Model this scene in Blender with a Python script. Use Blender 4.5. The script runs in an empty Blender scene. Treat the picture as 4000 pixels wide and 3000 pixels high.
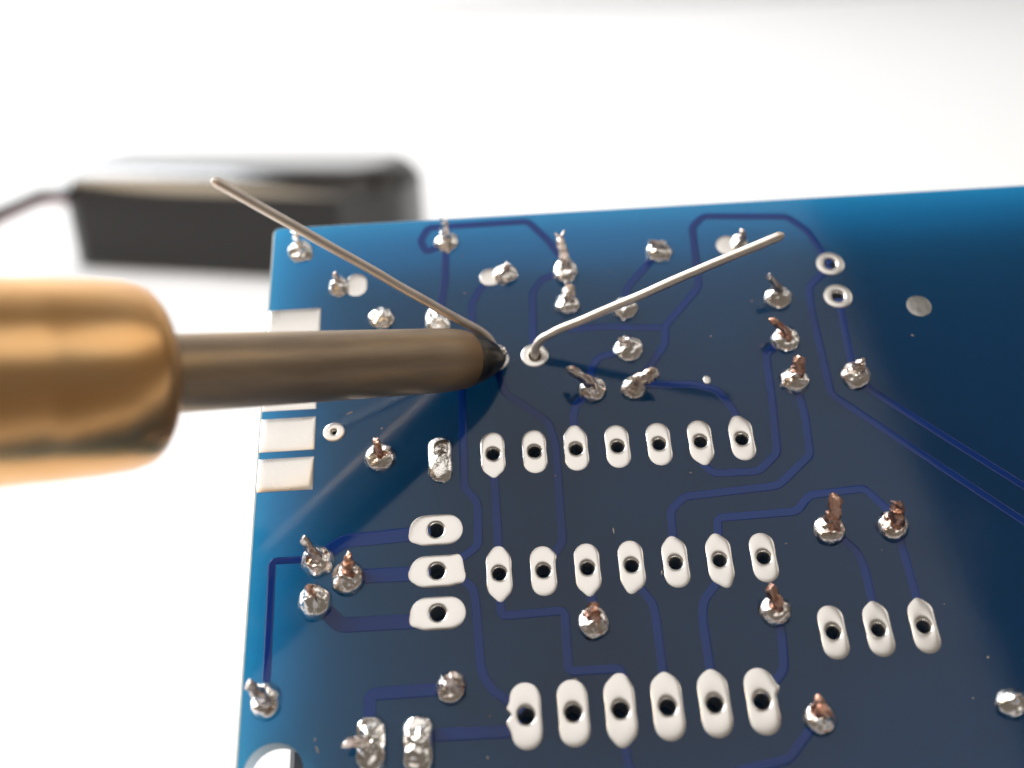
import bpy, bmesh, math, random
from mathutils import Vector, Matrix, noise

random.seed(7)
scene = bpy.context.scene
COL = scene.collection
MM = 0.001

# ------------------------------------------------------------------ camera
# Solved from the 2.54 mm pad grid of the board (photo measured on a 2212 x 1659 view).
VW, VH, FPX = 2212.0, 1659.0, 2269.68
PITCH, ROLL, CAM_H = math.radians(23.0), math.radians(-3.184), 57.4      # camera 57 mm above the table
UP = Vector((math.cos(PITCH) * math.sin(ROLL), -math.cos(PITCH) * math.cos(ROLL), -math.sin(PITCH)))
FWD = Vector((0, 0, 1)) - UP * (-math.sin(PITCH)); FWD.normalize()
RGT = FWD.cross(UP)
C2W = Matrix((RGT, FWD, UP))                       # view axes (x right, y down, z ahead) -> world
CAM = Vector((0, 0, CAM_H))

cam_data = bpy.data.cameras.new('camera')
cam = bpy.data.objects.new('camera', cam_data); COL.objects.link(cam)
cam_data.sensor_width = 36.0
cam_data.lens = FPX / VW * 36.0
cam_data.clip_start, cam_data.clip_end = 0.001, 20.0
rot = C2W @ Matrix(((1, 0, 0), (0, -1, 0), (0, 0, -1)))
cam.matrix_world = Matrix.Translation(CAM * MM) @ rot.to_4x4()
cam_data.dof.use_dof = True
cam_data.dof.focus_distance = 62.0 * MM
cam_data.dof.aperture_fstop = 20.5                 # a 1.1 mm pupil, as in a compact camera's macro mode
cam_data.dof.aperture_blades = 0
scene.camera = cam

# ------------------------------------------------------------------ light
world = bpy.data.worlds.new('World'); scene.world = world; world.use_nodes = True
wn = world.node_tree.nodes; wl = world.node_tree.links
bg = wn['Background']
bg.inputs['Color'].default_value = (0.16, 0.135, 0.11, 1)
bg.inputs['Strength'].default_value = 1.0

def area_lamp(name, loc, target, sx, sy, radiance, color):
    d = bpy.data.lights.new(name, 'AREA'); d.shape = 'RECTANGLE'; d.size, d.size_y = sx, sy
    d.energy = radiance * math.pi * sx * sy; d.color = color
    o = bpy.data.objects.new(name, d); COL.objects.link(o)
    o.location = loc
    o.rotation_euler = (Vector(target) - Vector(loc)).to_track_quat('-Z', 'Y').to_euler()
    return o

# flat ceiling panel over the bench, cool daylight from the side, warm bench lamp
panel = area_lamp('ceiling_panel', (-0.13, -0.20, 0.60), (-0.13, -0.20, 0), 0.80, 0.54, 0.95, (1.0, 0.96, 0.92))
panel.rotation_euler.z += math.radians(22)
win = area_lamp('window_light', (-0.86, 0.52, 0.72), (0.0, 0.42, 0.06), 0.62, 0.80, 15.0, (0.92, 0.96, 1.0))
area_lamp('bench_lamp', (-0.62, 0.01, 0.55), (-0.05, 0.19, 0.02), 0.46, 0.14, 8.0, (1.0, 0.82, 0.60))
area_lamp('brass_fill_light', (0.75, 0.12, 0.66), (0, 0.05, 0.03), 0.60, 0.42, 1.1, (1.0, 0.95, 0.88))  # added lamp, stands in for bright surroundings mirrored in the brass

scene.view_settings.view_transform = 'Standard'
scene.view_settings.look = 'None'
scene.view_settings.exposure = 0.0
scene.view_settings.gamma = 1.0
scene.render.engine = 'CYCLES'
scene.cycles.max_bounces = 10
scene.cycles.sample_clamp_indirect = 6.0
scene.cycles.use_denoising = True

# ------------------------------------------------------------------ materials
def new_mat(name):
    m = bpy.data.materials.new(name); m.use_nodes = True
    nt = m.node_tree
    return m, nt, nt.nodes['Principled BSDF'], nt.nodes['Material Output']

def tex_noise(nt, scale, detail=4.0, rough=0.55, coords='Object'):
    tc = nt.nodes.new('ShaderNodeTexCoord'); n = nt.nodes.new('ShaderNodeTexNoise')
    n.inputs['Scale'].default_value = scale; n.inputs['Detail'].default_value = detail
    n.inputs['Roughness'].default_value = rough
    nt.links.new(tc.outputs[coords], n.inputs['Vector'])
    return n

def ramp(nt, src, stops):
    r = nt.nodes.new('ShaderNodeValToRGB')
    els = r.color_ramp.elements
    while len(els) < len(stops): els.new(0.5)
    for e, (p, c) in zip(els, stops):
        e.position = p; e.color = (*c, 1)
    nt.links.new(src, r.inputs['Fac'])
    return r

def add_bump(nt, b, src, dist, strength=1.0):
    u = nt.nodes.new('ShaderNodeBump'); u.inputs['Distance'].default_value = dist
    u.inputs['Strength'].default_value = strength
    nt.links.new(src, u.inputs['Height']); nt.links.new(u.outputs['Normal'], b.inputs['Normal'])
    return u

def mask_material(name, col, trans_col, trans, rough=0.06):
    """lacquer: a clear gloss over a body that reflects blue and lets some blue light through"""
    m, nt, b, out = new_mat(name)
    nt.nodes.remove(b)
    n = tex_noise(nt, 140, 5)
    c = ramp(nt, n.outputs['Fac'], [(0.3, tuple(x * 0.85 for x in col)), (0.7, tuple(x * 1.15 for x in col))])
    d = nt.nodes.new('ShaderNodeBsdfDiffuse'); nt.links.new(c.outputs['Color'], d.inputs['Color'])
    t = nt.nodes.new('ShaderNodeBsdfTranslucent'); t.inputs['Color'].default_value = (*trans_col, 1)
    a = nt.nodes.new('ShaderNodeMixShader'); a.inputs['Fac'].default_value = trans
    nt.links.new(d.outputs['BSDF'], a.inputs[1]); nt.links.new(t.outputs['BSDF'], a.inputs[2])
    g = nt.nodes.new('ShaderNodeBsdfGlossy'); g.inputs['Roughness'].default_value = rough
    n2 = tex_noise(nt, 900, 3)
    u = nt.nodes.new('ShaderNodeBump'); u.inputs['Distance'].default_value = 0.00001; u.inputs['Strength'].default_value = 0.2
    nt.links.new(n2.outputs['Fac'], u.inputs['Height']); nt.links.new(u.outputs['Normal'], g.inputs['Normal'])
    sm = tex_noise(nt, 170, 6, 0.65)
    rr = ramp(nt, sm.outputs['Fac'], [(0.35, (rough,) * 3), (0.62, (rough * 1.7,) * 3), (0.8, (rough * 3.2,) * 3)])
    nt.links.new(rr.outputs['Color'], g.inputs['Roughness'])
    f = nt.nodes.new('ShaderNodeFresnel'); f.inputs['IOR'].default_value = 1.52
    e = nt.nodes.new('ShaderNodeMixShader')
    nt.links.new(f.outputs['Fac'], e.inputs['Fac'])
    nt.links.new(a.outputs['Shader'], e.inputs[1]); nt.links.new(g.outputs['BSDF'], e.inputs[2])
    nt.links.new(e.outputs['Shader'], out.inputs['Surface'])
    return m

M_MASK = mask_material('blue_solder_mask', (0.006, 0.017, 0.050), (0.05, 0.59, 1.0), 0.68)
M_TRACE = mask_material('blue_mask_over_copper', (0.004, 0.050, 0.27), (0.04, 0.45, 1.0), 0.5)

def fr4():
    m, nt, b, out = new_mat('bare_glass_epoxy_edge')
    n = tex_noise(nt, 2500, 4)
    c = ramp(nt, n.outputs['Fac'], [(0.3, (0.50, 0.47, 0.33)), (0.7, (0.70, 0.67, 0.52))])
    nt.links.new(c.outputs['Color'], b.inputs['Base Color']); b.inputs['Roughness'].default_value = 0.6
    t = nt.nodes.new('ShaderNodeBsdfTranslucent'); t.inputs['Color'].default_value = (0.80, 0.86, 0.92, 1)
    a = nt.nodes.new('ShaderNodeMixShader'); a.inputs['Fac'].default_value = 0.6
    nt.links.new(b.outputs['BSDF'], a.inputs[1]); nt.links.new(t.outputs['BSDF'], a.inputs[2])
    nt.links.new(a.outputs['Shader'], out.inputs['Surface'])
    return m
M_FR4 = fr4()

def metal(name, stops, rough, nscale, bscale, bdist, metallic=1.0, rough2=None):
    m, nt, b, out = new_mat(name)
    n = tex_noise(nt, nscale, 5)
    c = ramp(nt, n.outputs['Fac'], stops)
    nt.links.new(c.outputs['Color'], b.inputs['Base Color'])
    b.inputs['Metallic'].default_value = metallic
    if rough2 is None:
        b.inputs['Roughness'].default_value = rough
    else:
        r = ramp(nt, n.outputs['Fac'], [(0.35, (rough,) * 3), (0.65, (rough2,) * 3)])
        nt.links.new(r.outputs['Color'], b.inputs['Roughness'])
    if bdist:
        n2 = tex_noise(nt, bscale, 4); add_bump(nt, b, n2.outputs['Fac'], bdist)
    return m

M_TIN = metal('levelled_tin', [(0.3, (0.84, 0.82, 0.79)), (0.7, (0.89, 0.875, 0.85))], 0.26, 260, 0, 0, rough2=0.32)
M_SOLDER = metal('bright_solder', [(0.25, (0.80, 0.77, 0.74)), (0.6, (0.96, 0.95, 0.93))], 0.08, 1500, 2300, 0.00006, rough2=0.22)
M_FLUX = metal('solder_with_flux', [(0.32, (0.55, 0.33, 0.23)), (0.43, (0.86, 0.79, 0.74)), (0.6, (0.96, 0.94, 0.92))], 0.09, 1500, 2500, 0.00008, rough2=0.26)
M_COPPER = metal('cut_copper_lead', [(0.3, (0.46, 0.19, 0.11)), (0.66, (0.70, 0.47, 0.38))], 0.30, 3500, 3500, 0.00007)
M_LEAD = metal('tinned_lead_end', [(0.34, (0.38, 0.26, 0.21)), (0.58, (0.86, 0.78, 0.73))], 0.28, 2600, 3500, 0.00007)
M_WIRE = metal('tinned_wire', [(0.3, (0.68, 0.60, 0.53)), (0.7, (0.84, 0.77, 0.70))], 0.46, 600, 3000, 0.000015)
M_TIN_DARK = metal('tin_dark_reflection', [(0.3, (0.36, 0.36, 0.35)), (0.7, (0.48, 0.48, 0.46))], 0.30, 2000, 1500, 0.00003)  # tin with a dark reflection put into its colour

def stretched_metal(name, axis, stops, rough, scale, metallic, bdist):
    """oxide streaks that follow the object's local x axis"""
    m, nt, b, out = new_mat(name)
    tc = nt.nodes.new('ShaderNodeTexCoord'); mp = nt.nodes.new('ShaderNodeMapping')
    mp.inputs['Scale'].default_value = axis
    n = nt.nodes.new('ShaderNodeTexNoise'); n.inputs['Scale'].default_value = scale
    n.inputs['Detail'].default_value = 6; n.inputs['Roughness'].default_value = 0.6
    nt.links.new(tc.outputs['Object'], mp.inputs['Vector']); nt.links.new(mp.outputs['Vector'], n.inputs['Vector'])
    c = ramp(nt, n.outputs['Fac'], stops); nt.links.new(c.outputs['Color'], b.inputs['Base Color'])
    b.inputs['Metallic'].default_value = metallic; b.inputs['Roughness'].default_value = rough
    add_bump(nt, b, n.outputs['Fac'], bdist)
    return m

M_SHAFT = stretched_metal('heat_oxidised_iron', (0.22, 1.5, 1.5),
    [(0.30, (0.30, 0.23, 0.165)), (0.50, (0.41, 0.31, 0.215)), (0.63, (0.50, 0.35, 0.20)), (0.75, (0.50, 0.42, 0.34))], 0.46, 420, 0.85, 0.00002)
def heat_tint(m, x_mm, width_mm, tint):
    """orange temper ring where the plated end begins"""
    nt = m.node_tree; b = nt.nodes['Principled BSDF']; src = b.inputs['Base Color'].links[0].from_socket
    tc = nt.nodes.new('ShaderNodeTexCoord'); sx = nt.nodes.new('ShaderNodeSeparateXYZ'); nt.links.new(tc.outputs['Object'], sx.inputs['Vector'])
    mr = nt.nodes.new('ShaderNodeMapRange'); mr.inputs['From Min'].default_value = (x_mm + width_mm) * MM; mr.inputs['From Max'].default_value = x_mm * MM
    nt.links.new(sx.outputs['X'], mr.inputs['Value'])
    mx = nt.nodes.new('ShaderNodeMix'); mx.data_type = 'RGBA'
    nt.links.new(mr.outputs['Result'], mx.inputs['Factor']); nt.links.new(src, mx.inputs['A']); mx.inputs['B'].default_value = (*tint, 1)
    nt.links.new(mx.outputs['Result'], b.inputs['Base Color'])
heat_tint(M_SHAFT, 3.3, 2.2, (0.34, 0.21, 0.11))
M_TIP = stretched_metal('burnt_plated_tip', (1, 1, 1),
    [(0.35, (0.05, 0.04, 0.03)), (0.55, (0.13, 0.11, 0.08)), (0.7, (0.34, 0.24, 0.16))], 0.33, 600, 0.85, 0.00006)
M_BRASS = stretched_metal('tarnished_brass', (0.35, 1, 1),
    [(0.30, (0.76, 0.38, 0.14)), (0.55, (0.88, 0.51, 0.22)), (0.75, (0.88, 0.60, 0.32))], 0.29, 180, 1.0, 0.00003)

def plain(name, col, rough, bump=None, coat=0.0, spec=0.5):
    m, nt, b, out = new_mat(name)
    n = tex_noise(nt, 300, 4)
    c = ramp(nt, n.outputs['Fac'], [(0.3, tuple(x * 0.97 for x in col)), (0.7, tuple(min(1, x * 1.03) for x in col))])
    nt.links.new(c.outputs['Color'], b.inputs['Base Color'])
    b.inputs['Roughness'].default_value = rough
    b.inputs['Specular IOR Level'].default_value = spec
    b.inputs['Coat Weight'].default_value = coat
    if bump:
        n2 = tex_noise(nt, bump[0], 3); add_bump(nt, b, n2.outputs['Fac'], bump[1])
    return m

M_BLACK = plain('black_plastic', (0.014, 0.012, 0.011), 0.11, None, 0.5)
M_BLACKTEX = plain('textured_black_plastic', (0.016, 0.014, 0.013), 0.6, (1800, 0.00012))
M_BLOCK = plain('grey_backlight_block', (0.11, 0.105, 0.105), 0.5)  # for the added light-blocking boxes behind the board
M_CABLE = plain('black_cable_sheath', (0.018, 0.017, 0.017), 0.4)
M_RED = plain('red_cable_sheath', (0.35, 0.015, 0.03), 0.4)
M_TABLE = plain('white_table_top', (0.80, 0.79, 0.785), 0.5)
M_WALL = plain('white_wall_paint', (0.88, 0.88, 0.88), 0.7)

# ------------------------------------------------------------------ helpers
class MB:
    """collects vertices in millimetres"""
    def __init__(s): s.v, s.f, s.mi = [], [], []
    def ring_loft(s, rings, close=True, cap0=False, cap1=False, mi=0):
        base = len(s.v); n = len(rings[0])
        for r in rings: s.v.extend(Vector(p) for p in r)
        for i in range(len(rings) - 1):
            for j in range(n if close else n - 1):
                k = (j + 1) % n
                s.f.append((base + i * n + j, base + i * n + k, base + (i + 1) * n + k, base + (i + 1) * n + j)); s.mi.append(mi)
        if cap0: s.f.append(tuple(base + j for j in reversed(range(n)))); s.mi.append(mi)
        if cap1: s.f.append(tuple(base + (len(rings) - 1) * n + j for j in range(n))); s.mi.append(mi)
    def tube(s, pts, radii, seg=14, mi=0, wob=0.0, flat=1.0):
        pts = [Vector(p) for p in pts]
        rings = []; ref = None
        for i, p in enumerate(pts):
            d = (pts[min(i + 1, len(pts) - 1)] - pts[max(i - 1, 0)]).normalized()
            if ref is None:
                ref = d.orthogonal().normalized()
            ref = (ref - d * ref.dot(d)).normalized()
            q = d.cross(ref)
            r = radii[i] if isinstance(radii, (list, tuple)) else radii
            rings.append([p + (ref * math.cos(a) * flat + q * math.sin(a)) * r * (1 + wob * noise.noise(Vector((i * .7, math.cos(a) * 2, math.sin(a) * 2)) + p * 3))
                          for a in (2 * math.pi * k / seg for k in range(seg))])
        s.ring_loft(rings, True, True, True, mi)
    def build(s, name, mats, parent=None, smooth=True, matrix=None, sharp=50):
        me = bpy.data.meshes.new(name)
        me.from_pydata([tuple(p * MM) for p in s.v], [], s.f)
        for m in (mats if isinstance(mats, (list, tuple)) else [mats]): me.materials.append(m)
        for i, p in enumerate(me.polygons):
            p.use_smooth = smooth; p.material_index = s.mi[i]
        bm = bmesh.new(); bm.from_mesh(me); bmesh.ops.recalc_face_normals(bm, faces=bm.faces); bm.to_mesh(me); bm.free()
        if smooth:
            me.set_sharp_from_angle(angle=math.radians(sharp))
        o = bpy.data.objects.new(name, me); COL.objects.link(o)
        if parent: o.parent = parent
        if matrix: o.matrix_world = matrix
        return o

def tag(o, label, cat, group=None, kind=None):
    o['label'] = label; o['category'] = cat
    if group: o['group'] = group
    if kind: o['kind'] = kind
    return o

def empty(name, matrix):
    o = bpy.data.objects.new(name, None); COL.objects.link(o)
    o.empty_display_size = 0.01; o.matrix_world = matrix
    return o

def smooth_path(pts, n=8):
    """Catmull-Rom through the points"""
    P = [Vector(p) for p in pts]
    P = [P[0] * 2 - P[1]] + P + [P[-1] * 2 - P[-2]]
    out = []
    for i in range(1, len(P) - 2):
        for k in range(n):
            t = k / n
            a, b, c, d = P[i - 1], P[i], P[i + 1], P[i + 2]
            out.append(0.5 * ((2 * b) + (c - a) * t + (2 * a - 5 * b + 4 * c - d) * t * t + (3 * b - a - 3 * c + d) * t ** 3))
    out.append(P[-2])
    return out

# ------------------------------------------------------------------ where the board stands
# board axes measured against the camera: x along the pad rows, y down the columns, z away from the viewer
BR = Matrix(((0.9981958, 0.05605336, 0.02152123), (-0.05936138, 0.86744676, 0.49397605), (0.0090205, -0.49436235, 0.86920912)))
BT = Vector((-1.15927653, 4.26790312, 64.0529904))
LEFT, TOP, RIGHT, BOTTOM, THICK = -14.438, -18.426, 66.0, 44.8, 1.6
# local frame of the built board: origin at the lower left corner, x right, y up the slope, z out of the solder side
def local(x, y, z=0.0): return Vector((x - LEFT, BOTTOM - y, z))
_rot = C2W @ BR @ Matrix(((1, 0, 0), (0, -1, 0), (0, 0, -1)))
_org = C2W @ (BR @ Vector((LEFT, BOTTOM, 0)) + BT) + CAM
BOARD_M = Matrix.Translation(_org * MM) @ _rot.to_4x4()

def on_board(vx, vy, h=0.0):
    """photo position -> board-local millimetres, h above the solder side"""
    d = BR.transposed() @ Vector(((vx - VW / 2) / FPX, (vy - VH / 2) / FPX, 1.0))
    o = BR.transposed() @ (-BT)
    s = (-h - o.z) / d.z
    q = o + d * s
    return local(q.x, q.y, h)

def on_table(vx, vy, z=0.0):
    d = C2W @ Vector(((vx - VW / 2) / FPX, (vy - VH / 2) / FPX, 1.0))
    return CAM + d * ((z - CAM_H) / d.z)

# ------------------------------------------------------------------ the table
mb = MB()
x0, x1, y0, y1, th = -1100, 1100, 8, 900, 25
mb.ring_loft([[(x0, y0, -th), (x1, y0, -th), (x1, y1, -th), (x0, y1, -th)],
              [(x0, y0, -2), (x1, y0, -2), (x1, y1, -2), (x0, y1, -2)],
              [(x0 + 2, y0 + 2, 0), (x1 - 2, y0 + 2, 0), (x1 - 2, y1 - 2, 0), (x0 + 2, y1 - 2, 0)]], True, True, True)
tab = mb.build('table_top', M_TABLE, smooth=False)
tag(tab, 'plain white table top under the board and battery box', 'table', kind='structure')

mb = MB()
mb.ring_loft([[(-1500, 905, -700), (1500, 905, -700), (1500, 1000, -700), (-1500, 1000, -700)],
              [(-1500, 905, 1500), (1500, 905, 1500), (1500, 1000, 1500), (-1500, 1000, 1500)]], True, True, True)
tag(mb.build('wall', M_WALL, smooth=False), 'white wall behind the table', 'wall', kind='structure')

# ------------------------------------------------------------------ the circuit board
board = empty('circuit_board', BOARD_M)
tag(board, 'dark blue circuit board with silver pads, solder joints and blue traces, leaning on the table', 'circuit board')

HOLES = []        # (x, y, r) in board-local mm

def rho_stadium(a, hw, hl, ang=0.0):
    """distance from the centre to the rim of a rounded slot, long axis along local y"""
    ca, sa = abs(math.cos(a - ang)), abs(math.sin(a - ang))
    if hl <= hw + 1e-6: return hw
    d = hl - hw
    if ca > 1e-9 and hw / ca * sa <= d: return hw / ca
    # hits the end cap centred at (0, d)
    return d * sa + math.sqrt(max(0, hw * hw - (d * ca) ** 2))

def rho_nub(a, ang, length, w):
    c, s = math.cos(a - ang), abs(math.sin(a - ang))
    if c <= 0: return 0
    return min(length / c, w / s if s > 1e-9 else 1e9)

def pad(c, hw, hl, hole, nubs=(), dome=0.065, name='pad', seed=0, hole_off=(0, 0)):
    """tinned pad with a plated hole"""
    n = 72; mb = MB(); hc = Vector((hole_off[0], hole_off[1], 0))
    A = [2 * math.pi * k / n for k in range(n)]
    R = []
    for a in A:
        r = rho_stadium(a, hw, hl)
        for (na, nl, nw) in nubs: r = max(r, rho_nub(a, na, nl, nw))
        r *= 1 + 0.012 * noise.noise(Vector((math.cos(a) * 1.5, math.sin(a) * 1.5, seed * 3.1)))
        R.append(r)
    for _ in range(2): R = [(R[i - 1] + 2 * R[i] + R[(i + 1) % n]) / 4 for i in range(n)]
    rings = []
    for u, z in ((0, -0.02), (0.0, 0.03), (0.08, 0.060), (0.22, 0.090), (0.5, 0.115), (0.8, 0.108), (0.93, 0.085), (1.0, 0.04)):
        rings.append([c + Vector((math.cos(a) * r, math.sin(a) * r, 0)) * (1 - u) + (hc + Vector((math.cos(a), math.sin(a), 0)) * hole) * u
                      + Vector((0, 0, z * dome / 0.10)) for a, r in zip(A, R)])
    for z, q in ((-0.02, .045), (-0.14, .085), (-0.34, .11), (-0.8, .12), (-THICK - 0.05, .12)):
        rings.append([c + hc + Vector((math.cos(a), math.sin(a), 0)) * max(hole - q, hole * .6) + Vector((0, 0, z)) for a in A])
    # flange on the component side
    rings.append([c + hc + Vector((math.cos(a), math.sin(a), 0)) * (hole + 0.35) + Vector((0, 0, -THICK - 0.05)) for a in A])
    rings.append([c + hc + Vector((math.cos(a), math.sin(a), 0)) * (hole + 0.35) + Vector((0, 0, -THICK + 0.01)) for a in A])
    mb.ring_loft(rings)
    HOLES.append((c.x + hc.x, c.y + hc.y, hole + 0.005))
    return mb.build(name, M_TIN, board)

def flat_pad(c, hw, hl, dome=0.09, ang=0.0, name='pad', seed=0, mat=None):
    n = 48; mb = MB()
    A = [2 * math.pi * k / n for k in range(n)]
    rings = []
    for u, z in ((0, -0.02), (0.0, 0.03), (0.10, 0.066), (0.25, 0.088), (0.6, 0.10), (0.97, 0.102)):
        rings.append([c + Vector((math.cos(a), math.sin(a), 0)) * rho_stadium(a, hw, hl, ang) * (1 - u) + Vector((0, 0, z * dome / 0.1)) for a in A])
    mb.ring_loft(rings, True, False, True)
    return mb.build(name, mat or M_TIN, board)

UPA, DNA = math.pi / 2, -math.pi / 2
# -- two rows of seven slots for a chip, one row of six larger slots, three upright slots, three lying slots
rowA = [(i * 2.54, 0.0) for i in range(7)]
rowB = [(i * 2.54, 7.62) for i in range(7)]
rowC = [(i * 2.54 + 1.04, 15.66) for i in range(6)]
nubA = {0: [(DNA, 1.62, .24)], 2: [(UPA, 1.60, .3)], 5: [(DNA + .05, 1.60, .22)], 6: [(UPA + .1, 1.58, .3)]}
nubB = {0: [(UPA, 1.65, .3), (DNA, 1.72, .26)], 1: [(0.95, 1.25, .2)], 2: [(DNA, 1.72, .26)], 3: [(DNA - .15, 1.7, .26)],
        4: [(UPA + .05, 1.63, .28)], 5: [(UPA + .05, 1.63, .28), (DNA + .15, 1.68, .26)]}
nubC = {0: [(2.55, 1.12, .3), (3.6, 1.12, .3)], 2: [(UPA - .08, 1.95, .35), (DNA - .05, 1.95, .3)], 3: [(UPA, 1.88, .3)],
        4: [(UPA, 1.88, .3)], 5: [(0.75, 1.28, .3)]}
for i, (x, y) in enumerate(rowA): pad(local(x, y), 0.72, 1.45, 0.45, nubA.get(i, ()), seed=i)
for i, (x, y) in enumerate(rowB): pad(local(x, y), 0.72, 1.50, 0.45, nubB.get(i, ()), seed=10 + i)
for i, (x, y) in enumerate(rowC): pad(local(x, y), 0.82, 1.78, 0.50, nubC.get(i, ()), seed=20 + i)
for i, v in enumerate(((1800, 1366), (1898, 1360), (1996, 1353))):
    pad(on_board(*v), 0.72, 1.52, 0.45, [(UPA, 1.66, .26)] if i else (), seed=30 + i)
for i, v in enumerate(((942, 1145), (944, 1234), (946, 1325))):
    c = on_board(*v)
    nb = [(3.45 if i != 1 else 3.3, 1.66, .3)] + ([(0.5, 1.62, .35), (-0.35, 1.68, .35)] if i == 1 else [])
    # lying slot: build with the long axis along x
    n = 72; mb = MB(); A = [2 * math.pi * k / n for k in range(n)]
    R = []
    for a in A:
        r = rho_stadium(a, 0.95, 1.57, math.pi / 2)
        for (na, nl, nw) in nb: r = max(r, rho_nub(a, na, nl, nw))
        R.append(r)
    for _ in range(2): R = [(R[i - 1] + 2 * R[i] + R[(i + 1) % n]) / 4 for i in range(n)]
    rings = []
    for u, z in ((0, -0.02), (0.0, 0.03), (0.08, 0.060), (0.22, 0.090), (0.5, 0.115), (0.8, 0.108), (0.93, 0.085), (1.0, 0.04)):
        rings.append([c + Vector((math.cos(a), math.sin(a), 0)) * (r * (1 - u) + 0.50 * u) + Vector((0, 0, z * .65)) for a, r in zip(A, R)])
    for z, q in ((-0.02, .46), (-.14, .42), (-.34, .39), (-0.8, .38), (-THICK - .05, .38), (-THICK - .05, .85), (-THICK + .01, .85)):
        rings.append([c + Vector((math.cos(a), math.sin(a), 0)) * q + Vector((0, 0, z)) for a in A])
    mb.ring_loft(rings); mb.build('pad', M_TIN, board); HOLES.append((c.x, c.y, 0.505))

# -- round plated eyelets
PAD1, PAD2 = on_board(1070, 776), on_board(1155, 768)
pad(PAD1, 0.86, 0.86, 0.44, seed=41)
pad(PAD2, 0.86, 0.86, 0.44, seed=42)
pad(on_board(1793, 570), 0.92, 0.92, 0.46, seed=43)
pad(on_board(1810, 640), 0.92, 0.92, 0.46, seed=44)
pad(on_board(722, 934), 0.66, 0.66, 0.20, seed=46)
flat_pad(on_board(1985, 661), 0.80, 0.80, 0.04, seed=45, mat=M_TIN_DARK)  # disc coloured darker in place of the dark surroundings it mirrors
flat_pad(on_board(1527, 821), 0.22, 0.30, 0.06, seed=47)
# mounting hole near the lower left corner
MOUNT = on_board(590, 1674)
HOLES.append((MOUNT.x, MOUNT.y, 1.62))

# -- five edge contacts at the left side
def edge_contact(vtop, vbot, vright, name='edge_contact'):
    yt, yb = on_board(600, vtop).y, on_board(600, vbot).y
    xr = on_board(vright, (vtop + vbot) / 2).x
    mb = MB(); xl = 0.14
    prof = [(yb, -0.02), (yb, 0.03), (yb + 0.12, 0.06), (yb + .35, .085), ((yb + yt) / 2, .10), (yt - .35, .085), (yt - .12, .06), (yt, .03), (yt, -.02)]
    rings = [[(x, y, z if z < 0 else z * k) for (y, z) in prof] for x, k in ((xl, .5), (xl + .1, .9), (xl + .5, 1), (xr - .3, 1), (xr - .06, .85), (xr, .4))]
    mb.ring_loft(rings, False)
    for r in (rings[0], rings[-1]):
        b = len(mb.v); mb.v.extend(Vector(p) for p in r); mb.f.append(tuple(range(b, b + len(r)))); mb.mi.append(0)
    return mb.build(name, M_TIN, board)
for a, b, c in ((671, 733, 692), (748, 808, 688), (824, 888, 684), (905, 976, 681), (991, 1062, 677)):
    edge_contact(a, b, c)

# -- traces: real ridges of copper under the mask
def trace(vpts, width=0.50, name='trace', h=0.007):
    P = [on_board(*v) for v in vpts]
    # round the corners a little
    Q = [P[0]]
    for i in range(1, len(P) - 1):
        a, b, c = P[i - 1], P[i], P[i + 1]
        k = min(0.32, (a - b).length * .45, (c - b).length * .45)
        p0, p1 = b + (a - b).normalized() * k, b + (c - b).normalized() * k
        for t in (0, .33, .67, 1): Q.append(p0 * (1 - t) ** 2 + b * 2 * t * (1 - t) + p1 * t * t)
    Q.append(P[-1])
    rings = []
    for i, p in enumerate(Q):
        d = (Q[min(i + 1, len(Q) - 1)] - Q[max(i - 1, 0)]); d.z = 0; d.normalize()
        s = Vector((-d.y, d.x, 0)); w = width / 2
        rings.append([p + s * x + Vector((0, 0, z)) for x, z in ((-w - .05, -.01), (-w - .02, .008), (-w + .05, h * .8), (-w * .5, h), (w * .5, h), (w - .05, h * .8), (w + .02, .008), (w + .05, -.01))])
    mb = MB(); mb.ring_loft(rings, True, True, True)
    return mb.build(name, M_TRACE, board)

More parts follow.
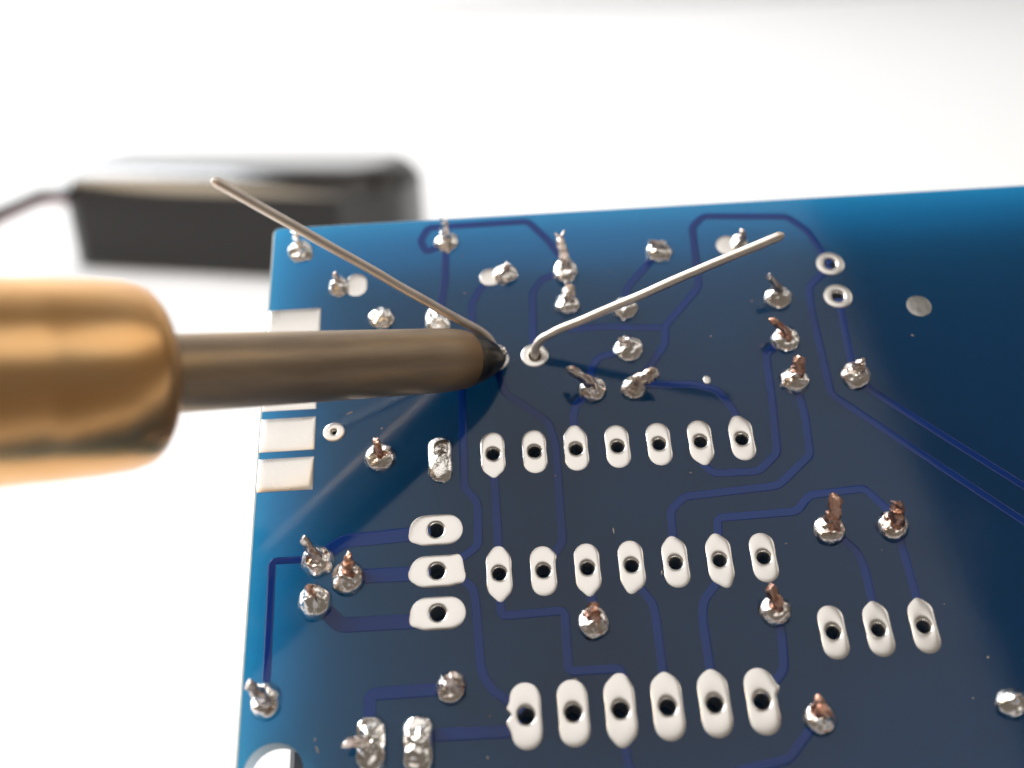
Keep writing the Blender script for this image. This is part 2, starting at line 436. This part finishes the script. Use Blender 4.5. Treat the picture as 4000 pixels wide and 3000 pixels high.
TRACES = [
    [(996, 800), (998, 860), (1003, 1052), (1032, 1085), (1034, 1178), (985, 1215)],
    [(1075, 800), (1090, 848), (1185, 912), (1200, 960), (1216, 1170), (1185, 1215)],
    [(1278, 848), (1245, 872), (1238, 900), (1243, 950)],
    [(1067, 1010), (1078, 1200)],
    [(1079, 1260), (1083, 1331), (1220, 1319), (1229, 1451), (1344, 1444), (1343, 1500)],
    [(980, 1240), (1022, 1268), (1028, 1300), (1040, 1450), (1062, 1490), (1130, 1535)],
    [(1275, 1260), (1283, 1330)],
    [(1370, 1255), (1411, 1303), (1418, 1340), (1438, 1500)],
    [(1560, 1245), (1520, 1298), (1518, 1335), (1541, 1490)],
    [(1680, 1320), (1690, 1375), (1695, 1445), (1655, 1500)],
    [(1516, 985), (1522, 1008), (1545, 1023), (1640, 1018), (1680, 978), (1668, 860), (1655, 765), (1690, 735)],
    [(1458, 1200), (1449, 1103), (1478, 1073), (1682, 1049), (1751, 982), (1740, 900), (1722, 830)],
    [(1554, 1190), (1550, 1119), (1722, 1105), (1748, 1070), (1868, 1055), (1928, 1110)],
    [(1800, 1145), (1855, 1195), (1868, 1225), (1892, 1330)],
    [(1938, 1140), (1955, 1200), (1990, 1325)],
    [(1597, 935), (1588, 890), (1550, 843), (1500, 830), (1380, 832)],
    [(1793, 570), (1745, 500), (1700, 468), (1520, 467), (1495, 490), (1510, 620), (1436, 706), (1438, 742), (1405, 790), (1375, 830)],
    [(1422, 545), (1355, 622), (1348, 665)],
    [(1153, 760), (1150, 632), (1172, 602), (1215, 590)],
    [(1024, 790), (1019, 655), (1042, 618), (1080, 598)],
    [(963, 515), (962, 600), (948, 690)],
    [(966, 524), (922, 545), (908, 520), (925, 492), (1140, 478), (1185, 520), (1215, 560)],
    [(1355, 755), (1292, 773), (1276, 800), (1278, 835)],
    [(1430, 708), (1300, 706), (1225, 712)],
    [(1812, 645), (1830, 735), (1842, 795)],
    [(1793, 575), (1748, 620), (1754, 672), (1796, 852), (2212, 1126), (2400, 1250)],
    [(1852, 812), (1885, 845), (2212, 1050), (2400, 1168)],
    [(930, 1150), (745, 1169), (690, 1205)],
    [(930, 1238), (760, 1246)],
    [(930, 1340), (735, 1351), (690, 1305)],
    [(680, 1208), (588, 1212), (575, 1490)],
    [(970, 1488), (800, 1500), (798, 1570)],
    [(905, 1590), (1100, 1580), (1130, 1570)],
    [(1345, 1570), (1358, 1659), (1420, 1720)],
    [(1770, 1550), (1705, 1640), (1500, 1690), (1400, 1700)],
]
WIDE = {27: .8, 28: .8, 29: .8, 31: .62, 32: .6, 30: .35}
for i, t in enumerate(TRACES): trace(t, WIDE.get(i, 0.42))

# -- the laminate itself, with every hole drilled through it
def laminate():
    cu = bpy.data.curves.new('laminate', 'CURVE'); cu.dimensions = '2D'; cu.fill_mode = 'BOTH'
    W, Hh, b = RIGHT - LEFT, BOTTOM - TOP, 0.10
    def spline(pts):
        s = cu.splines.new('POLY'); s.points.add(len(pts) - 1)
        for q, (x, y) in zip(s.points, pts): q.co = (x, y, 0, 1)
        s.use_cyclic_u = True
    r = 0.5
    out = []
    for cx, cy, a0 in ((W - r, r, -90), (W - r, Hh - r, 0), (r, Hh - r, 90), (r, r, 180)):
        for k in range(5):
            a = math.radians(a0 + 22.5 * k); out.append((cx + r * math.cos(a), cy + r * math.sin(a)))
    spline(out)
    for (x, y, rr) in HOLES:
        spline([(x + rr * math.cos(2 * math.pi * k / 28), y + rr * math.sin(2 * math.pi * k / 28)) for k in range(28)])
    cu.extrude = THICK / 2
    tmp = bpy.data.objects.new('laminate_outline', cu); COL.objects.link(tmp)
    dg = bpy.context.evaluated_depsgraph_get()
    me = bpy.data.meshes.new_from_object(tmp.evaluated_get(dg))
    bpy.data.objects.remove(tmp); bpy.data.curves.remove(cu)
    bm = bmesh.new(); bm.from_mesh(me)
    bmesh.ops.remove_doubles(bm, verts=bm.verts, dist=1e-4)
    bmesh.ops.recalc_face_normals(bm, faces=bm.faces)
    # pale routed rim: bevel only the outer outline
    rim = [e for e in bm.edges if all(min(v.co.x, v.co.y, W - v.co.x, Hh - v.co.y) < 0.3 for v in e.verts)
           and len(e.link_faces) == 2 and abs(e.link_faces[0].normal.z - e.link_faces[1].normal.z) > .5]
    bmesh.ops.bevel(bm, geom=rim, offset=0.13, segments=1, affect='EDGES', profile=0.5)
    bm.normal_update()
    for v in bm.verts:
        v.co.z -= THICK / 2; v.co *= MM
    bm.to_mesh(me); bm.free()
    me.materials.clear(); me.materials.append(M_MASK); me.materials.append(M_FR4)
    for p in me.polygons:
        p.use_smooth = False
        p.material_index = 0 if abs(p.normal.z) > 0.9 else 1
    me.name = 'laminate'
    o = bpy.data.objects.new('laminate', me); COL.objects.link(o); o.parent = board
    return o
laminate()

# -- unseen blocks added behind the board to keep backlight off its middle
def backlight_block(xa, xb, ya, yb, h=9.0, gap=1.2):
    mb = MB(); p, q = local(xa, yb), local(xb, ya)
    def ring(i, z): return [(p.x + i, p.y + i, z), (q.x - i, p.y + i, z), (q.x - i, q.y - i, z), (p.x + i, q.y - i, z)]
    mb.ring_loft([ring(0.3, -THICK - gap), ring(0, -THICK - gap - .3), ring(0, -THICK - h + .5), ring(0.5, -THICK - h)], True, True, True)
    mb.build('backlight_block', M_BLOCK, board, smooth=False)
backlight_block(-12.0, -1.6, -14.4, 3.2); backlight_block(-1.4, 16.6, -14.2, -1.6); backlight_block(-1.4, 16.6, -1.4, 9.2)
backlight_block(-12.2, -1.6, 3.4, 22.5); backlight_block(-1.4, 16.6, 9.4, 22.5); backlight_block(16.8, 50.0, -15.6, 4.0); backlight_block(16.8, 50.0, 4.2, 22.5)

# -- solder joints
def joint(v, rx, ry, h, lead=None, lead_r=0.26, mat='s', shape=0.8, seed=0, lump=0.17, lmat=None, tiltx=0.0, base_off=(0, 0), frayed=False):
    """v photo position of the blob; rx, ry half sizes in mm; lead = (photo x, photo y, height mm) of the snipped end"""
    c = on_board(*v); n = 36; mb = MB(); h = h * 0.85; rx *= 1.08; ry *= 1.08
    A = [2 * math.pi * k / n for k in range(n)]
    prof = []
    m = 11
    for i in range(m + 1):
        u = i / m
        dome = math.sqrt(max(0, 1 - (1 - u) ** 2))
        cone = u ** 1.7
        prof.append((1 - u * 0.985, shape * dome + (1 - shape) * cone))
    sd = Vector((seed * 5.17, seed * 2.3, seed * 1.9))
    rings = [[c + Vector((math.cos(a) * rho_stadium(a, min(rx, ry), max(rx, ry), 0 if ry >= rx else math.pi / 2), math.sin(a) * rho_stadium(a, min(rx, ry), max(rx, ry), 0 if ry >= rx else math.pi / 2), -0.02)) for a in A]]
    for (q, z) in prof:
        ring = []
        for a in A:
            r = rho_stadium(a, min(rx, ry), max(rx, ry), 0 if ry >= rx else math.pi / 2) * q
            p = Vector((math.cos(a) * r, math.sin(a) * r, 0))
            k = noise.noise(p * 1.5 + sd) + 0.6 * noise.noise(p * 3.4 + sd * 2)
            zz = h * z * (1 + lump * 2.2 * k * (0.3 + z)) + 0.04
            side = 1 + lump * 0.55 * noise.noise(Vector((math.cos(a) * 1.8, math.sin(a) * 1.8, z * 1.5)) + sd)
            ring.append(c + Vector((p.x * side + tiltx * zz, p.y * side, max(zz, 0.02))))
        rings.append(ring)
    mb.ring_loft(rings, True, False, True)
    j = mb.build('solder_joint', {'s': M_SOLDER, 'c': M_FLUX, 't': M_TIN}[mat], board)
    if lead:
        e = on_board(lead[0], lead[1], lead[2])
        b = c + Vector((base_off[0], base_off[1], 0))
        mid = Vector((b.x, b.y, h * 0.75)) * 0.72 + e * 0.28
        pts = smooth_path([b + Vector((0, 0, 0.05)), mid + Vector((0, 0, .12)), e], 6)
        k = len(pts) - 1
        rad = [lead_r * (1.06 + 0.70 * (1 - i / k) ** 2 + 0.16 * noise.noise(Vector((i * 1.3, seed * 7.7, 0)))) for i in range(k + 1)]
        for i in range(1, k + 1):          # nipped and torn rather than turned
            pts[i] = pts[i] + Vector((noise.noise(Vector((i * 1.1, seed, 1))), noise.noise(Vector((i * 1.1, seed, 5))), 0)) * lead_r * 0.35
        dirv = (pts[-1] - pts[-2]).normalized()
        pts.append(pts[-1] + dirv * lead_r * 0.30); rad.append(rad[-1] * 0.55)
        lb = MB(); lb.tube(pts, rad, 14, wob=0.55, flat=0.62)
        sl = Vector((math.cos(seed * 2.1), math.sin(seed * 2.1), .5)).normalized()
        for q in range(len(lb.v) - 28, len(lb.v)):
            lb.v[q] = lb.v[q] + dirv * ((lb.v[q] - pts[-2]).dot(sl) * 0.6 + .10 * noise.noise(lb.v[q] * 7))
        if frayed:
            for q in (-1, 1):
                lb.tube([pts[-3], pts[-1] + Vector((q * .12, .1, .05)), pts[-1] + Vector((q * .32, .42 + .1 * q, .12))], [lead_r * .5, lead_r * .4, lead_r * .2], 8, wob=.3)
        lb.build('lead', {'c': M_COPPER, 's': M_SOLDER, 'l': M_LEAD}[lmat or 'l'], j)
    return j

J = [
    # v, rx, ry, h, dict
    ((650, 545), .86, .86, .75, dict(lead=(640, 505, 1.5), lmat='s', lead_r=.3)),
    ((966, 524), .80, .80, .80, dict(lead=(958, 476, 1.7), lmat='s', lead_r=.33)),
    ((733, 620), .66, .85, .75, dict(lead=(722, 592, 1.0), lead_r=.24)),
    ((825, 690), .85, .85, .95, dict(shape=.75)),
    ((946, 694), .80, 1.15, .7, dict(shape=.8)),
    ((1092, 594), .80, .80, .85, dict(lead=(1098, 572, .9), lead_r=.22)),
    ((1222, 590), .80, .95, 1.0, dict(lead=(1209, 517, 1.5), lead_r=.32, frayed=True)),
    ((1226, 660), .80, .78, .9, dict(lead=(1230, 618, 1.2), lead_r=.36)),
    ((1424, 545), .88, .88, .9, dict(lead=(1404, 523, 1.1), lead_r=.3)),
    ((1598, 528), .55, .75, .7, dict(lead=(1606, 503, 1.2), lead_r=.26)),
    ((1350, 668), .84, .84, .8, dict()),
    ((1358, 754), .92, .92, .85, dict(lead=(1338, 735, .8), lead_r=.26)),
    ((1280, 843), .84, .84, 1.0, dict(mat='c', lead=(1231, 797, 1.9), lead_r=.40)),
    ((1368, 840), .78, .78, .9, dict(mat='c', lead=(1418, 803, 1.6), lead_r=.36)),
    ((1680, 644), .90, .90, .9, dict(lead=(1661, 596, 2.0), lmat='l', lead_r=.27)),
    ((1697, 735), .90, .90, .9, dict(lead=(1670, 692, 1.7), lmat='c', lead_r=.30)),
    ((1716, 824), .88, .88, .9, dict(mat='c', lead=(1728, 772, 1.7), lmat='c', lead_r=.32)),
    ((1847, 813), .90, .90, .95, dict(mat='c', lead=(1856, 780, 1.2), lead_r=.36)),
    ((822, 990), .92, .92, 1.0, dict(mat='c', lead=(812, 950, 1.2), lead_r=.26, lmat='c')),
    ((951, 993), .70, 1.45, .55, dict(shape=.85, lump=.08)),
    ((687, 1214), .92, .92, 1.1, dict(mat='c', lead=(655, 1165, 1.9), lead_r=.36)),
    ((752, 1250), .90, .98, 1.1, dict(mat='c', lead=(757, 1205, 1.4), lead_r=.34, lmat='c')),
    ((680, 1303), .90, 1.0, 1.2, dict(lead=(668, 1268, 1.2), lead_r=.30, lmat='c')),
    ((574, 1515), .78, .98, 1.0, dict(mat='c', lead=(536, 1478, 1.9), lead_r=.44)),
    ((974, 1488), .78, .85, .9, dict(mat='c', lead=(988, 1462, 1.2), lead_r=.42)),
    ((1282, 1347), .84, .90, .9, dict(mat='c', lead=(1282, 1305, 1.1), lead_r=.34, lmat='c')),
    ((1674, 1320), .84, .88, .9, dict(mat='c', lead=(1662, 1268, 1.5), lead_r=.36, lmat='c')),
    ((1791, 1145), .86, .90, .95, dict(mat='c', lead=(1806, 1075, 2.2), lead_r=.36, lmat='c')),
    ((1929, 1137), .84, .90, .95, dict(mat='c', lead=(1940, 1085, 1.9), lead_r=.38, lmat='c')),
    ((1771, 1552), .80, .88, 1.0, dict(mat='c', lead=(1764, 1515, 1.0), lead_r=.4, lmat='c')),
    ((2183, 1520), .82, .82, 1.0, dict(shape=.9)),
    ((802, 1608), .78, 1.45, .9, dict(shape=.8, lead=(746, 1606, 1.0), lead_r=.30)),
    ((904, 1612), .82, 1.55, .95, dict(shape=.85)),
]
for i, (v, rx, ry, h, kw) in enumerate(J): joint(v, rx, ry, h, seed=i + 1, **kw)
# bare tin beside some joints
flat_pad(on_board(770, 616), 0.72, 0.90, 0.07, seed=60)
flat_pad(on_board(1060, 599), 0.68, 0.75, 0.08, ang=math.pi / 2, seed=61)
flat_pad(on_board(1572, 530), 0.80, 0.80, 0.07, seed=62)
flat_pad(on_board(652, 547), 0.84, 0.84, 0.06, seed=63)

# -- specks of flux and dust left on the mask
rs = random.Random(11); mb = MB()
for i in range(32):
    c = on_board(rs.uniform(620, 2180), rs.uniform(520, 1640)); L, w, a = rs.uniform(.06, .24), rs.uniform(.025, .055), rs.uniform(0, math.pi)
    if i % 3: L = w * 1.4
    u, v = Vector((math.cos(a), math.sin(a), 0)), Vector((-math.sin(a), math.cos(a), 0))
    mb.ring_loft([[c + u * L * math.cos(t) * q + v * w * math.sin(t) * q + Vector((0, 0, z)) for t in (2 * math.pi * k / 8 for k in range(8))] for q, z in ((1, .0), (.9, .02), (.4, .035))], True, False, True)
fx = mb.build('flux_residue', plain('dried_flux', (0.34, 0.30, 0.24), 0.3), board); fx['kind'] = 'stuff'

# ------------------------------------------------------------------ the two long leads standing out of their holes
def board_thing(name, build_pts, radius, label, cat, mat, at):
    m = BOARD_M @ Matrix.Translation(at * MM)
    mb = MB(); q = [p - at for p in build_pts]; k = len(q)
    for i in range(k):                      # handled wire is never quite straight
        q[i] = q[i] + Vector((noise.noise(Vector((i * .23, radius, 0))), noise.noise(Vector((i * .23, radius, 4))), noise.noise(Vector((i * .23, radius, 8))))) * 0.05 * min(1, max(0, (i - 14) / 10))
    d = (q[-1] - q[-2]).normalized()
    q += [q[-1] + d * radius * .5, q[-1] + d * radius * 1.1]; r = [radius * (1 + .05 * noise.noise(Vector((i * .5, 3, 1)))) for i in range(k)] + [radius * .85, radius * .35]
    mb.tube(q, r, 18)
    o = mb.build(name, mat); o.matrix_world = m
    return tag(o, label, cat)

b1, e1 = on_board(1046, 722, 1.5), on_board(468, 394, 15.0)
w1 = smooth_path([PAD1 + Vector((0.12, 0.10, -3.0)), PAD1 + Vector((0.12, 0.10, -.3)), PAD1 + Vector((0.08, 0.30, .55)), b1,
                  b1.lerp(e1, .12), b1.lerp(e1, .4), b1.lerp(e1, .7), e1], 8)
board_thing('wire_lead', w1, 0.275, 'long bent bare wire lead touched by the iron tip, running past the board corner', 'wire', M_WIRE, PAD1)
b2, e2 = on_board(1188, 721, 1.7), on_board(1682, 511, 9.5)
w2 = smooth_path([PAD2 + Vector((0, -0.05, -3.0)), PAD2 + Vector((0, 0.0, -.3)), on_board(1160, 745, .75), b2, b2.lerp(e2, .15), b2.lerp(e2, .5), e2], 8)
board_thing('wire_lead', w2, 0.285, 'straight bare wire lead rising from the round pad the iron does not touch', 'wire', M_WIRE, PAD2)

# ------------------------------------------------------------------ the soldering iron
el, az = math.radians(36.0), math.radians(-25.3)
axis = Vector((-math.cos(el) * math.cos(az), math.cos(el) * math.sin(az), math.sin(el)))
tip = on_board(1086, 776) + Vector((0, 0, 0.22))
zx = axis; yx = Vector((0, 0, 1)).cross(zx).normalized(); xx = yx.cross(zx)
IRON_M = BOARD_M @ Matrix.Translation(tip * MM) @ Matrix((zx, yx, zx.cross(yx))).transposed().to_4x4()
iron = empty('soldering_iron', IRON_M)
tag(iron, 'soldering iron with oxidised round shaft and brass barrel, its tip on a pad', 'soldering iron')

def lathe(prof, seg=56, wob=0.0):
    mb = MB()
    mb.ring_loft([[(s, r * math.cos(a), r * math.sin(a)) for a in (2 * math.pi * k / seg for k in range(seg))] for s, r in prof], True, True, True)
    return mb
lathe([(0.0, .30), (0.12, .48), (0.5, .76), (1.1, 1.10), (1.9, 1.42), (2.6, 1.64), (3.3, 1.79)]).build('tip', M_TIP, iron)
bb = MB()
rings = []
for i in range(9):
    u = i / 8; r = 0.36 * math.sin(math.pi * min(max(u, .04), .96)) ** 0.7
    rings.append([(0.05 + u * 0.9, -0.05 + math.cos(a) * r * 1.25, 0.50 + math.sin(a) * r + 0.25 * u + .06 * noise.noise(Vector((u * 3, math.cos(a) * 2, math.sin(a) * 2)))) for a in (2 * math.pi * k / 18 for k in range(18))])
bb.ring_loft(rings, True, True, True); bb.build('solder_bead', M_SOLDER, iron)
lathe([(3.26, 1.60), (3.28, 1.80), (3.7, 1.86), (4.4, 1.92), (5.4, 1.955), (12, 1.96), (25.5, 1.98)]).build('shaft', M_SHAFT, iron)
lathe([(23.7, 2.02), (23.65, 3.5), (23.75, 4.0), (24.1, 4.35), (24.9, 4.56), (26.5, 4.64), (29.2, 4.66), (29.6, 4.63), (30.0, 4.66), (62, 4.7), (64, 4.5), (64, 1)]).build('brass_barrel', M_BRASS, iron)

lathe([(63.9, 4.0), (63.9, 7.5), (64.6, 8.6), (68, 9.2), (69, 10.8), (72, 11.6), (95, 11.0), (130, 12.2), (168, 12.0), (176, 10.5), (180, 6.0)]).build('handle', M_BLACKTEX, iron)

# ------------------------------------------------------------------ the battery box
BW, BD, BH = 73.0, 24.5, 20.2
YAW = math.radians(-19.8)
org = on_table(147, 577)
BOX_M = Matrix.Translation(org * MM) @ Matrix.Rotation(YAW, 4, 'Z')
box = empty('battery_box', BOX_M)
tag(box, 'glossy black plastic battery box with rounded edges lying on the white table', 'battery box')
def rounded_case(x0, x1, y0, y1, z0, z1, rl, rr, rz, top_in=0.6):
    """plan with corner radius rl at the wire end and rr at the other; top and bottom edges rounded by rz"""
    def plan(inset):
        pts = []
        for cx, cy, r, a0 in ((x1 - rr, y0 + rr, rr, -90), (x1 - rr, y1 - rr, rr, 0), (x0 + rl, y1 - rl, rl, 90), (x0 + rl, y0 + rl, rl, 180)):
            for k in range(9):
                a = math.radians(a0 + 11.25 * k); q = max(r - inset, 0.05)
                ex, ey = cx, cy
                pts.append((ex + math.cos(a) * q, ey + math.sin(a) * q))
        return pts
    rings = []
    for k in range(5):
        a = math.radians(-90 + 22.5 * k); rings.append([(x, y, z0 + .6 + .6 * math.sin(a)) for x, y in plan(.6 - .6 * math.cos(a))])
    # a flat chamfer runs round the lid, then the edge rolls over into the top
    for ins, dz in ((0.0, 4.1), (0.12, 3.9), (1.26, 2.25), (1.62, 1.80), (2.05, 1.34), (2.55, .92), (3.1, .56), (3.7, .28), (4.3, .08), (4.55, 0.0)):
        rings.append([(x, y, z1 - dz) for x, y in plan(ins)])
    mb = MB(); mb.ring_loft(rings, True, True, True)
    return mb
rounded_case(0, BW, 0, BD, 0, BH, 4.7, 9.0, 3.1).build('case', M_BLACK, box, sharp=16)
# matt label panel let into the long side
mb = MB(); pz0, pz1, px0, px1 = 1.2, BH - 4.5, 5.2, BW - 9.5
mb.ring_loft([[(px0, .02, pz0), (px1, .02, pz0), (px1, .02, pz1), (px0, .02, pz1)],
              [(px0, -.12, pz0), (px1, -.12, pz0), (px1, -.12, pz1), (px0, -.12, pz1)],
              [(px0 + .2, -.2, pz0 + .2), (px1 - .2, -.2, pz0 + .2), (px1 - .2, -.2, pz1 - .2), (px0 + .2, -.2, pz1 - .2)]], True, True, True)
mb.build('side_panel', M_BLACKTEX, box, smooth=False)
# twin cable from the wire end
inv = BOX_M.inverted()
def boxpt(vx, vy, dist):
    d = C2W @ Vector(((vx - VW / 2) / FPX, (vy - VH / 2) / FPX, 1.0))
    p = CAM + d * dist
    q = inv @ (p * MM); return q / MM
d0 = org.length
for name, off, r, m in (('black_wire', 0.0, 1.25, M_CABLE), ('red_wire', -1.5, 0.8, M_RED)):
    pts = smooth_path([Vector((3, 9, 13.5 + off)), Vector((-1.2, 8.0, 13.0 + off)), boxpt(96, 419, 220) + Vector((0, 0, off)), boxpt(40, 441, 212) + Vector((0, 0, off)),
                       boxpt(-20, 470, 202) + Vector((0, 0, off)), boxpt(-120, 545, 188) + Vector((0, 0, off)), boxpt(-300, 690, 165) + Vector((0, 0, off))], 8)
    mb = MB(); mb.tube(pts, r, 14); mb.build(name, m, box)
